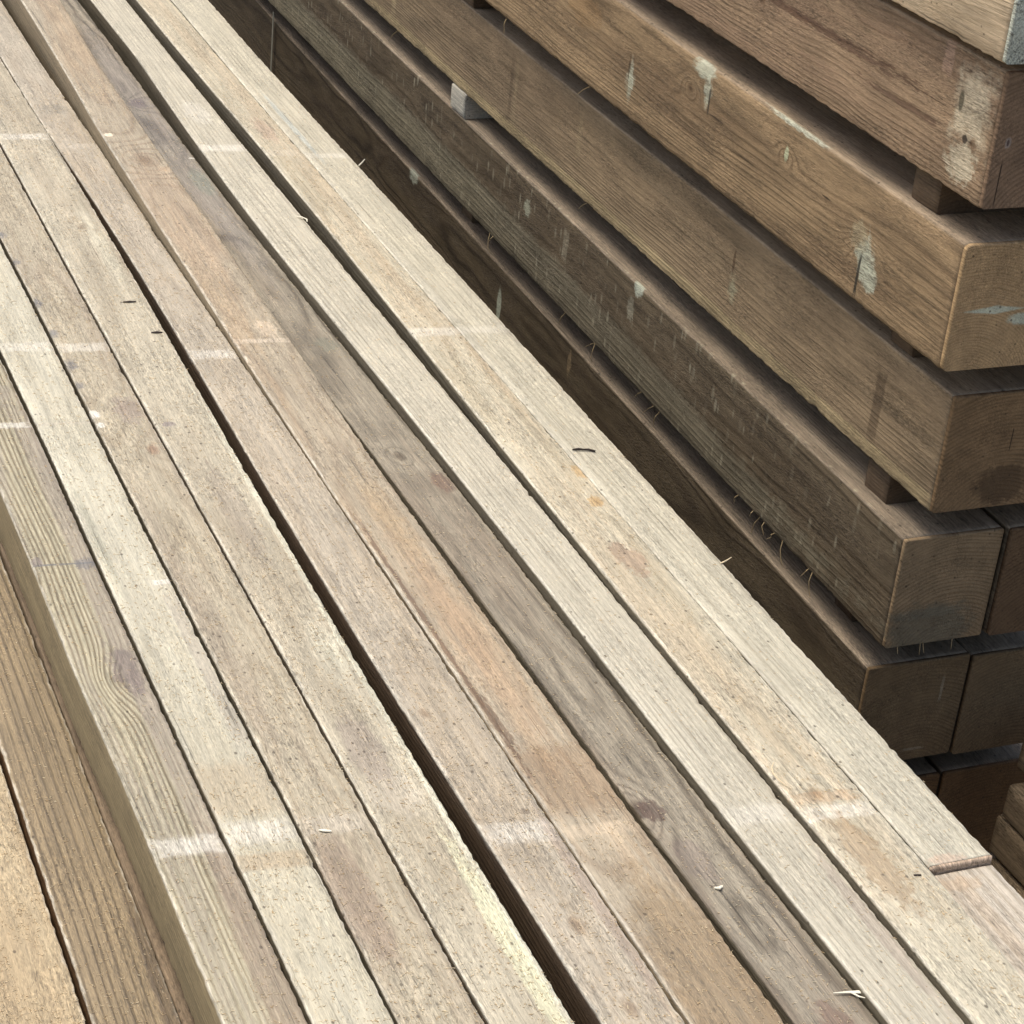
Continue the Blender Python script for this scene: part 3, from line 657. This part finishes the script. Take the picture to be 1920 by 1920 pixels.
PLAB = {
 'A': 'pale tan timber topmost at the right, with a rough greenish white end',
 'B': 'reddish brown timber with a torn pale patch near its end, directly under the topmost',
 'C': 'golden brown ridged timber with pale green torn chips, third in the right stack',
 'D': 'brown timber with faint upright marks and a yellowish lower edge, fourth in the right stack',
 'E': 'dark brown timber speckled with pale drips, grey green along its lower half',
 'F': 'very dark timber below the drip speckled timber, pale thin scratch on its end',
 'G': 'almost black timber in the lowest visible layer of the right stack',
}
PLAB2 = {
 'A': 'tan timber behind the topmost pale timber, out of sight', 'B': 'brown timber beside the torn reddish timber, out of sight',
 'C': 'brown timber beside the golden ridged timber, out of sight', 'D': 'brown timber beside the timber with upright marks, out of sight',
 'E': 'dark timber at the right frame edge, beside the greenish end of the speckled timber',
 'F': 'very dark reddish brown timber at the right frame edge, under the greenish timber end',
 'G': 'black timber with a thin lit top edge at the right, lowest visible layer',
}
PY = lambda y0: np.concatenate([np.arange(y0 + 0.004, 2.6, 0.005), np.arange(2.6, 4.9, 0.02)])
GR = 'brown treated timbers in the right stack'


def beam(n, x0, sl, zt, ye, W, H, label, mat, endmat, seed, rad=0.0022, jit=0.0012, sag=0.0):
    root = empty('square_timber', (x0, ye, zt + ZC - H))
    tag(root, label, 'timber', GR)
    org = (x0, ye, zt + ZC - H)
    ys = PY(ye)
    xl = x0 + sl * (ys - ye) + fnoise(ys, 0.5, seed) * 0.0012
    z = zt + ZC + sag * (ys - ye) + fnoise(ys, 0.6, seed + 3) * 0.001
    o = loft('shaft', ys, xl, xl + W, z, H, rad, jit, seed, mat, org, root, ntop=7, W=W, nside=12)
    ye_ = np.array([ye, ye + 0.0006, ye + 0.0038])
    k = np.array([0.0007, 0.0, 0.0])
    xl2 = np.full(3, xl[0]) + k; z2 = np.full(3, z[0]) - k
    e = loft('cut_end', ye_, xl2, xl2 + W - 2 * k, z2, H - 2 * float(k[0]), rad, 0.0005, seed + 2, endmat, org, root, ntop=7, W=W, nside=12)
    return root


fib_mat = plain('torn_fibre', srgb(150, 132, 98), 0.8, 0.35, 900)
for pi, n in enumerate(PO):
    q = dict(PO[n]); x0, sl, zt, ye, W, H = q.pop('g'); en = dict(q.pop('end')); rad = q.pop('rad', 0.0014); jit = q.pop('jit', 0.0024)
    q.setdefault('fuzz', 0.34); q.setdefault('fibre', 0.30)
    nm = ['tan', 'reddish', 'golden', 'mid_brown', 'speckled', 'dark', 'black'][pi]
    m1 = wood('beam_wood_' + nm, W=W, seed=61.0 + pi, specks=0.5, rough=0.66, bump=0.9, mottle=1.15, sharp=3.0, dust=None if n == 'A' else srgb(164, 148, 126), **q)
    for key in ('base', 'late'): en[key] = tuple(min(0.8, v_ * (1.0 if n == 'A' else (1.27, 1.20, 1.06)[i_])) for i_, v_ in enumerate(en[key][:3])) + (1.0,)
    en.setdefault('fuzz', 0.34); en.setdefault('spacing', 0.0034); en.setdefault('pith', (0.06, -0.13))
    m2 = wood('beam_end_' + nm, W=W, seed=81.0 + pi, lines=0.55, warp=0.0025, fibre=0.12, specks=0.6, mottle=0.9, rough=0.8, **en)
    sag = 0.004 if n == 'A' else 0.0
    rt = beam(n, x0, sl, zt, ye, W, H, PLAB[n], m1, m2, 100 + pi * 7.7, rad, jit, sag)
    q2 = dict(q); q2['patches'] = []; q2['knots'] = ()
    x2 = x0 + W + 0.0022
    e2 = dict(en); e2['patches'] = []
    if n == 'E': e2.update(base=srgb(108, 86, 62), late=srgb(74, 56, 38))
    m3 = wood('beam_end_second_' + nm, W=W, seed=91.0 + pi, lines=0.5, warp=0.001, fibre=0.1, specks=0.4, rough=0.8, **e2)
    beam(n, x2, sl, zt + (0.002 if n in 'EG' else -0.001), ye - (0.002 if n != 'E' else 0.006), 0.10, H, PLAB2[n], m1, m3, 200 + pi * 5.1, rad, jit, sag)
    # loose fibres still attached along the lower edge
    cnt = {'E': 16, 'F': 5, 'C': 3, 'D': 2}.get(n, 0)
    for k in range(cnt):
        y = rnd.uniform(ye + 0.15, 2.5) if n != 'E' else rnd.choice([rnd.uniform(1.35, 1.5), rnd.uniform(1.6, 2.2), rnd.uniform(1.6, 2.2)])
        L = rnd.uniform(0.006, 0.026); x = sl * (y - ye)
        lean = rnd.uniform(-0.8, 1.6)
        pts = [(x + 0.001, y - ye, 0.002)]
        for s in (0.35, 0.7, 1.0):
            pts.append((x - 0.002 - 0.004 * s * rnd.random(), y - ye + lean * L * s * 0.7 + rnd.uniform(-.001, .001), 0.002 - L * s * 0.8))
        tubes('splinter', [(pts, [0.00055, 0.0005, 0.0004, 0.0002])], fib_mat, rt, 4)
    if n == 'E':
        for k in range(4):
            v = (0.010, 0.031, 0.036, 0.062)[k] + rnd.uniform(-.003, .003); L = rnd.uniform(0.003, 0.008); s = rnd.uniform(-.4, .4)
            tubes('splinter', [([(v, -0.0005, 0.002), (v + s * L * .5, -0.002, -L * .5), (v + s * L, -0.003, -L)], [0.0004, 0.0004, 0.0002])], fib_mat, rt, 4)

# two more layers and bearers down to the ground (in the dark)
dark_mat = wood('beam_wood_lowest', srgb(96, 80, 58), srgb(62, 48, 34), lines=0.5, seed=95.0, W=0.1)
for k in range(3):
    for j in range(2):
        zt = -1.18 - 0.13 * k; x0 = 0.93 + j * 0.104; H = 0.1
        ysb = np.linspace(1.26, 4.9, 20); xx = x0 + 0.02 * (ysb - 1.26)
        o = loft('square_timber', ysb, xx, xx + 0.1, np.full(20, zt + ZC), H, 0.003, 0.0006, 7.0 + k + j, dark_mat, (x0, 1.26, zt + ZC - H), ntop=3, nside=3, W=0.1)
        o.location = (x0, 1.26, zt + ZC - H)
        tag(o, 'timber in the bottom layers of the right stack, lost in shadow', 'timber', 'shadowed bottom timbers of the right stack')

# ------------------------------------------------------------------ spacer sticks between the timber layers
stick_mat = wood('spacer_wood', srgb(140, 124, 100), srgb(100, 86, 66), blotch=srgb(112, 100, 84), lines=0.4, fuzz=0.3, seed=111.0, W=0.03)
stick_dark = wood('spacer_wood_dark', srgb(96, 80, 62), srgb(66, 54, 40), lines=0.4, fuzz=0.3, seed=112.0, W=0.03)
stick_pale = wood('spacer_wood_pale', srgb(196, 190, 172), srgb(150, 146, 130), lines=0.4, fuzz=0.3, seed=113.0, W=0.03)
NM = 'ABCDEFG'
SP = [  # upper timber index, x0, y, width along y, material, label
 (1, 0.906, 1.262, 0.036, 1, 'spacer stick under the reddish brown timber, near its cut end'),
 (2, 0.929, 1.290, 0.032, 1, 'spacer stick under the golden ridged timber, near its cut end'),
 (3, 0.931, 1.288, 0.034, 1, 'spacer stick under the timber with the yellowish lower edge, near its cut end'),
 (4, 0.942, 1.318, 0.030, 1, 'spacer stick under the drip speckled timber, near its cut end'),
 (2, 0.934, 2.252, 0.042, 1, 'spacer stick under the golden ridged timber, at the top of the photo'),
 (3, 0.934, 2.250, 0.046, 2, 'spacer stick with a whitish end, far along the ledge below the yellowish edged timber'),
 (4, 0.956, 2.250, 0.034, 0, 'spacer stick with a dark end, far along under the drip speckled timber'),
 (5, 0.955, 1.330, 0.034, 1, 'spacer stick under the very dark timber, in shadow'),
 (5, 0.975, 2.26, 0.034, 1, 'far spacer stick under the very dark timber, in shadow'),
 (6, 0.955, 1.330, 0.034, 1, 'spacer stick under the lowest visible timber, in shadow'),
]
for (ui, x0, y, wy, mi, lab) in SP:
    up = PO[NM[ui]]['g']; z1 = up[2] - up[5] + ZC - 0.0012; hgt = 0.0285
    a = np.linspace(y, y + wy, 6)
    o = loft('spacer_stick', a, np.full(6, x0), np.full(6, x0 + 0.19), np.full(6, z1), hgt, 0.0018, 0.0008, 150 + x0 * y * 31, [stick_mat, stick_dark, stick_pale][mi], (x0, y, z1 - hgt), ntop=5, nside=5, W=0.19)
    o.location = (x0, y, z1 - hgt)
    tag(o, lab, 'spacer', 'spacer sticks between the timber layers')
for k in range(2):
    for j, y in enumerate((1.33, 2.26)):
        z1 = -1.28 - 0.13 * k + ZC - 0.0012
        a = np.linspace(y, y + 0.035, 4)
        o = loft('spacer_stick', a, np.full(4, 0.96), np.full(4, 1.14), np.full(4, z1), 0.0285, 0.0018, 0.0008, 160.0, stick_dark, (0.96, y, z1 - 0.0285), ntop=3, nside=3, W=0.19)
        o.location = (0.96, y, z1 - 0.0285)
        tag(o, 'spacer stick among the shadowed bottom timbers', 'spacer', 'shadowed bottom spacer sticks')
for y in (1.4, 2.4, 4.0):
    zt = 1.65 - 1.542; a = np.linspace(y, y + 0.09, 4)
    o = loft('bearer', a, np.full(4, 0.9), np.full(4, 1.2), np.full(4, zt), zt - 0.001, 0.003, 0.0008, 170.0, dark_mat, (0.9, y, 0), ntop=3, nside=3, W=0.3)
    o.location = (0.9, y, 0)
    tag(o, 'bearer on the ground under the right stack', 'bearer', 'bearers under the right stack')

# ------------------------------------------------------------------ small stack at the lower right
sm = wood('small_stack_wood', srgb(138, 120, 94), srgb(98, 82, 62), blotch=srgb(108, 94, 74), blotch_amt=0.8, lines=0.6, spacing=0.003, fuzz=0.4, mottle=1.1, bump=1.0, seed=121.0, W=0.1, pith=(0.12, -0.02))
RS = [(1.040, 1.186, -0.960, 0.037, 'brown board at the right frame edge, top of the small stack low on the right'),
      (1.023, 1.170, -1.000, 0.033, 'tan board with a pale lit top corner in the small stack low on the right'),
      (1.0235, 1.176, -1.035, 0.038, 'thicker brown board in the small stack, just under the one with the lit corner'),
      (1.010, 1.170, -1.076, 0.030, 'board with a pale rounded edge sticking out at the bottom of the small stack'),
      (1.022, 1.178, -1.108, 0.045, 'hidden board at the foot of the small stack on the right')]
for i, (x0, yf, zt, h, lab) in enumerate(RS):
    a = np.concatenate([np.linspace(0.35, 0.9, 6)[:-1], np.arange(0.9, yf, 0.006), [yf]])
    xx = x0 + 0.0 * a
    o = loft('timber_board', a, xx, xx + 0.14, np.full(len(a), zt + ZC), h, 0.003, 0.0016, 180 + i * 3, sm, (x0, 0.35, zt + ZC - h), ntop=5, nside=5, W=0.14)
    o.location = (x0, 0.35, zt + ZC - h)
    tag(o, lab, 'board', 'boards of the small stack at the lower right')
for y in (0.5, 1.0):
    zt = 1.65 - 1.155; a = np.linspace(y, y + 0.1, 4)
    o = loft('bearer', a, np.full(4, 1.03), np.full(4, 1.15), np.full(4, zt), zt - 0.001, 0.003, 0.0008, 171.0, dark_mat, (1.03, y, 0), ntop=3, nside=3, W=0.3)
    o.location = (1.03, y, 0)
    tag(o, 'upright block under the small stack on the right', 'bearer', 'blocks under the small stack')

# ------------------------------------------------------------------ strap hanging in the dark gap
strap_mat = plain('strap_plastic', srgb(150, 148, 132), 0.5, 0.2, 60)
px = 0.918 + 0.024 * (3.085 - 1.248)
o = new_mesh('strap', [(x, y, z) for z in (0.0, 0.35) for (x, y) in ((-0.0008, 0), (0.0, 0), (0.0, 0.006), (-0.0008, 0.006))],
             [(0, 1, 5, 4), (1, 2, 6, 5), (2, 3, 7, 6), (3, 0, 4, 7), (4, 5, 6, 7), (3, 2, 1, 0)], strap_mat, smooth=False)
o.location = (px - 0.004, 3.083, ZC - 0.905 - 0.35)
tag(o, 'thin pale packing strap hanging upright over the dark lower timbers at the top left', 'strap')


# ------------------------------------------------------------------ loose bits lying on the boards
def board_point(n, y, f):
    x = float(np.interp(y, _ys, EDGE_A[n][0])) * (1 - f) + float(np.interp(y, _ys, EDGE_A[n][1])) * f
    return Vector((x, y, ZL + float(lift(n, np.array([y]))[0])))


def bit(name, n, y, f, pts, rad, mat, label, cat, group=None):
    p = board_point(n, y, f)
    o = tubes(name, [(pts, rad)], mat, None, 6)
    o.location = p + Vector((0, 0, max((r if not isinstance(r, tuple) else r[1]) for r in rad)))
    tag(o, label, cat, group)
    return o


m_dark = plain('bark_dark', srgb(58, 50, 46), 0.8, 0.4, 500)
m_chip = plain('fresh_chip', srgb(236, 230, 208, 0.95), 0.7, 0.12, 500)
m_fib = plain('pale_fibre', srgb(224, 206, 170, 0.95), 0.7, 0.15, 500)
bit('twig', 'P11', 1.432, 0.32, [(-0.009, 0.003, 0), (-0.004, 0.0022, 0.0006), (0.0, 0.001, 0.0003), (0.004, 0.0, 0.0004), (0.009, -0.0035, 0)], [0.0007, 0.0011, 0.0008, 0.001, 0.0009], m_dark,
    'small dark twig lying near the right edge of the whitish boards', 'twig')
o = tubes('wood_chip', [([(-0.011, 0.003, 0.0008), (-0.002, 0.001, 0.001), (0.007, -0.001, 0.0006), (0.013, -0.0025, 0)], [(0.0003, 0.0003), (0.0009, 0.0005), (0.0016, 0.0005), (0.0011, 0.0004)]),
                        ([(-0.001, 0.001, 0.001), (0.002, -0.004, 0.001), (0.004, -0.007, 0.002)], [(0.0008, 0.0004), (0.0006, 0.0004), (0.0003, 0.0003)])], m_chip, None, 6)
o.location = board_point('P8', 0.786, 0.93) + Vector((0, 0, 0.0007))
tag(o, 'forked white wood chip on the edge of the dark purple board near the bottom', 'wood chip')
o = tubes('wood_curl', [([(0.0035, 0.008, 0.004), (0.0, 0.004, 0.0035), (-0.002, -0.002, 0.003), (-0.001, -0.008, 0.002), (0.002, -0.014, 0.0005)], [0.0002, 0.0004, 0.0004, 0.0004, 0.0002])], m_fib, None, 5)
o.location = board_point('P10', 0.978, 0.05)
tag(o, 'curled pale wood fibre standing on the left edge of the amber spotted board', 'wood shaving')
bit('bark_flake', 'P5', 1.809, 0.68, [(-0.006, 0.001, 0), (0.0, 0.0004, 0.0004), (0.006, 0, 0)], [(0.0006, 0.0004), (0.0016, 0.0006), (0.0008, 0.0005)], m_dark,
    'thin dark bark flake on the speckled board, upper of its two flakes', 'bark flake', 'bark flakes on the speckled board')
bit('bark_flake', 'P5', 1.738, 0.84, [(-0.005, 0.001, 0), (0.0, 0.0004, 0.0004), (0.005, 0, 0)], [(0.0006, 0.0004), (0.0018, 0.0006), (0.0007, 0.0005)], m_dark,
    'dark grey bark flake on the speckled board at the brink of the dark gap', 'bark flake', 'bark flakes on the speckled board')
bit('bark_flake', 'P10', 0.86, 0.78, [(-0.0025, 0.001, 0), (0.002, 0, 0)], [(0.0007, 0.0004), (0.0007, 0.0005)], m_dark,
    'tiny dark flake on the cream board near the bottom right corner', 'bark flake')
bit('wood_chip', 'P4', 1.004, 0.3, [(-0.003, 0.002, 0), (0.0, 0.0, 0.0006), (0.004, -0.001, 0)], [(0.0006, 0.0004), (0.0014, 0.0006), (0.0008, 0.0005)], m_chip,
    'small cream chip on the tan grey board beside its pale bearer mark', 'wood chip')
bit('wood_chip', 'P8', 0.893, 0.3, [(-0.002, 0.002, 0), (0.0, 0.0, 0.001), (0.003, 0.002, 0.0005)], [(0.0007, 0.0006), (0.0013, 0.0008), (0.0008, 0.0005)], m_chip,
    'white crumb of wood in the seam left of the dark purple board', 'wood chip')
bit('wood_shaving', 'P9', 1.99, 0.94, [(-0.004, 0.006, 0.001), (0.0, 0.0, 0.002), (0.004, -0.004, 0.001), (0.003, -0.009, 0.0)], [(0.0005, 0.0003), (0.0012, 0.0004), (0.001, 0.0004), (0.0004, 0.0003)], m_chip,
    'little pale shaving caught at the right edge of the clean whitish board', 'wood shaving')
bit('wood_splinter', 'P11', 2.113, 1.0, [(-0.001, 0, 0), (0.003, 0.001, 0.003), (0.006, 0.001, 0.007)], [0.0009, 0.0009, 0.0006], m_chip,
    'short white splinter sticking up at the right edge of the stack, upper left of centre', 'splinter')
bit('wood_splinter', 'P11', 1.236, 1.0, [(-0.003, 0, 0), (0.002, 0.001, 0.001), (0.007, 0.002, 0.003)], [0.0007, 0.0006, 0.0003], m_fib,
    'fine splinter sticking out from the right edge of the stack, right of centre', 'splinter')

# ------------------------------------------------------------------ sawdust: thousands of tiny curls on the top faces
def sawdust():
    m = 0
    t = NT('sawdust')
    ob = t.t.nodes.new('ShaderNodeTexCoord')
    n = t.noise(t.scale(ob.outputs['Object'], (500, 500, 500)), 1.0)
    t.put(t.b.inputs['Base Color'], t.mix(t.ramp(n, 0.3, 0.7), srgb(190, 160, 116), srgb(240, 226, 192)))
    t.b.inputs['Roughness'].default_value = 0.8
    dens = {'P0': 2.4, 'P1': 0.9, 'P2': 1.0, 'P3': 1.3, 'P4': 1.5, 'P5': 1.7, 'P6': 1.5, 'P7': 1.2, 'P8': 0.7, 'P9': 0.35, 'P10': 1.1, 'P11': 0.35}
    V = []; F = []; base = 0
    for n_, dd in dens.items():
        cnt = int(2600 * dd)
        y = 0.72 + rng.random(cnt) ** 1.5 * 1.7
        f = 0.02 + rng.random(cnt) * 0.96
        keep = (fnoise(y, 0.05, hash(n_[1:]) % 7 + 1.0) + fnoise(y * 0.7 + f * 0.2, 0.02, 4.0)) > -0.9
        y = y[keep]; f = f[keep]; cnt = len(y)
        if n_ == 'P11': ok = y > 0.87; y = y[ok]; f = f[ok]; cnt = len(y)
        x = smooth_interp(y, EDGE_A[n_][0]) * (1 - f) + smooth_interp(y, EDGE_A[n_][1]) * f
        z = ZL + lift(n_, y)
        L = 0.0009 + rng.random(cnt) ** 2.5 * 0.0028
        th = rng.random(cnt) * np.pi * 2; cv = (rng.random(cnt) - 0.5) * 2.6; w_ = 0.00011 + rng.random(cnt) * 0.00013
        lift_ = rng.random(cnt) * 0.0006
        P = []
        for s in (-1.0, 0.0, 1.0):
            a = th + cv * s * 0.5
            P.append((x + np.cos(a) * L * s * 0.5 - np.sin(th) * cv * L * 0.12 * (s * s), y + np.sin(a) * L * s * 0.5 + np.cos(th) * cv * L * 0.12 * (s * s), z + 0.0002 + lift_ * (1 if s > 0 else 0.3)))
        nx, ny = -np.sin(th), np.cos(th)
        arr = np.zeros((cnt, 9, 3))
        for i, (a, b, c) in enumerate(P):
            ww = w_ * (0.5 if i != 1 else 1.0)
            arr[:, i * 3 + 0] = np.stack([a + nx * ww, b + ny * ww, c], 1)
            arr[:, i * 3 + 1] = np.stack([a - nx * ww, b - ny * ww, c], 1)
            arr[:, i * 3 + 2] = np.stack([a, b, c + ww * 1.6], 1)
        V.append(arr.reshape(-1, 3))
        ids = base + np.arange(cnt)[:, None] * 9
        for i in (0, 3):
            for a_, b_ in ((0, 1), (1, 2), (2, 0)):
                F.append(np.concatenate([ids + i + a_, ids + i + b_, ids + i + 3 + b_, ids + i + 3 + a_], 1))
        base += cnt * 9
    V = np.concatenate(V); F = np.concatenate(F)
    me = bpy.data.meshes.new('sawdust')
    me.vertices.add(len(V)); me.vertices.foreach_set('co', V.astype(np.float32).ravel())
    me.loops.add(F.size); me.loops.foreach_set('vertex_index', F.astype(np.int32).ravel())
    me.polygons.add(len(F)); me.polygons.foreach_set('loop_start', (np.arange(len(F)) * 4).astype(np.int32))
    me.update(calc_edges=True)
    me.materials.append(t.m)
    o = bpy.data.objects.new('sawdust', me); COL.objects.link(o)
    tag(o, 'fine pale sawdust and curled wood fibres strewn over the top boards', 'sawdust', kind='stuff')
sawdust()
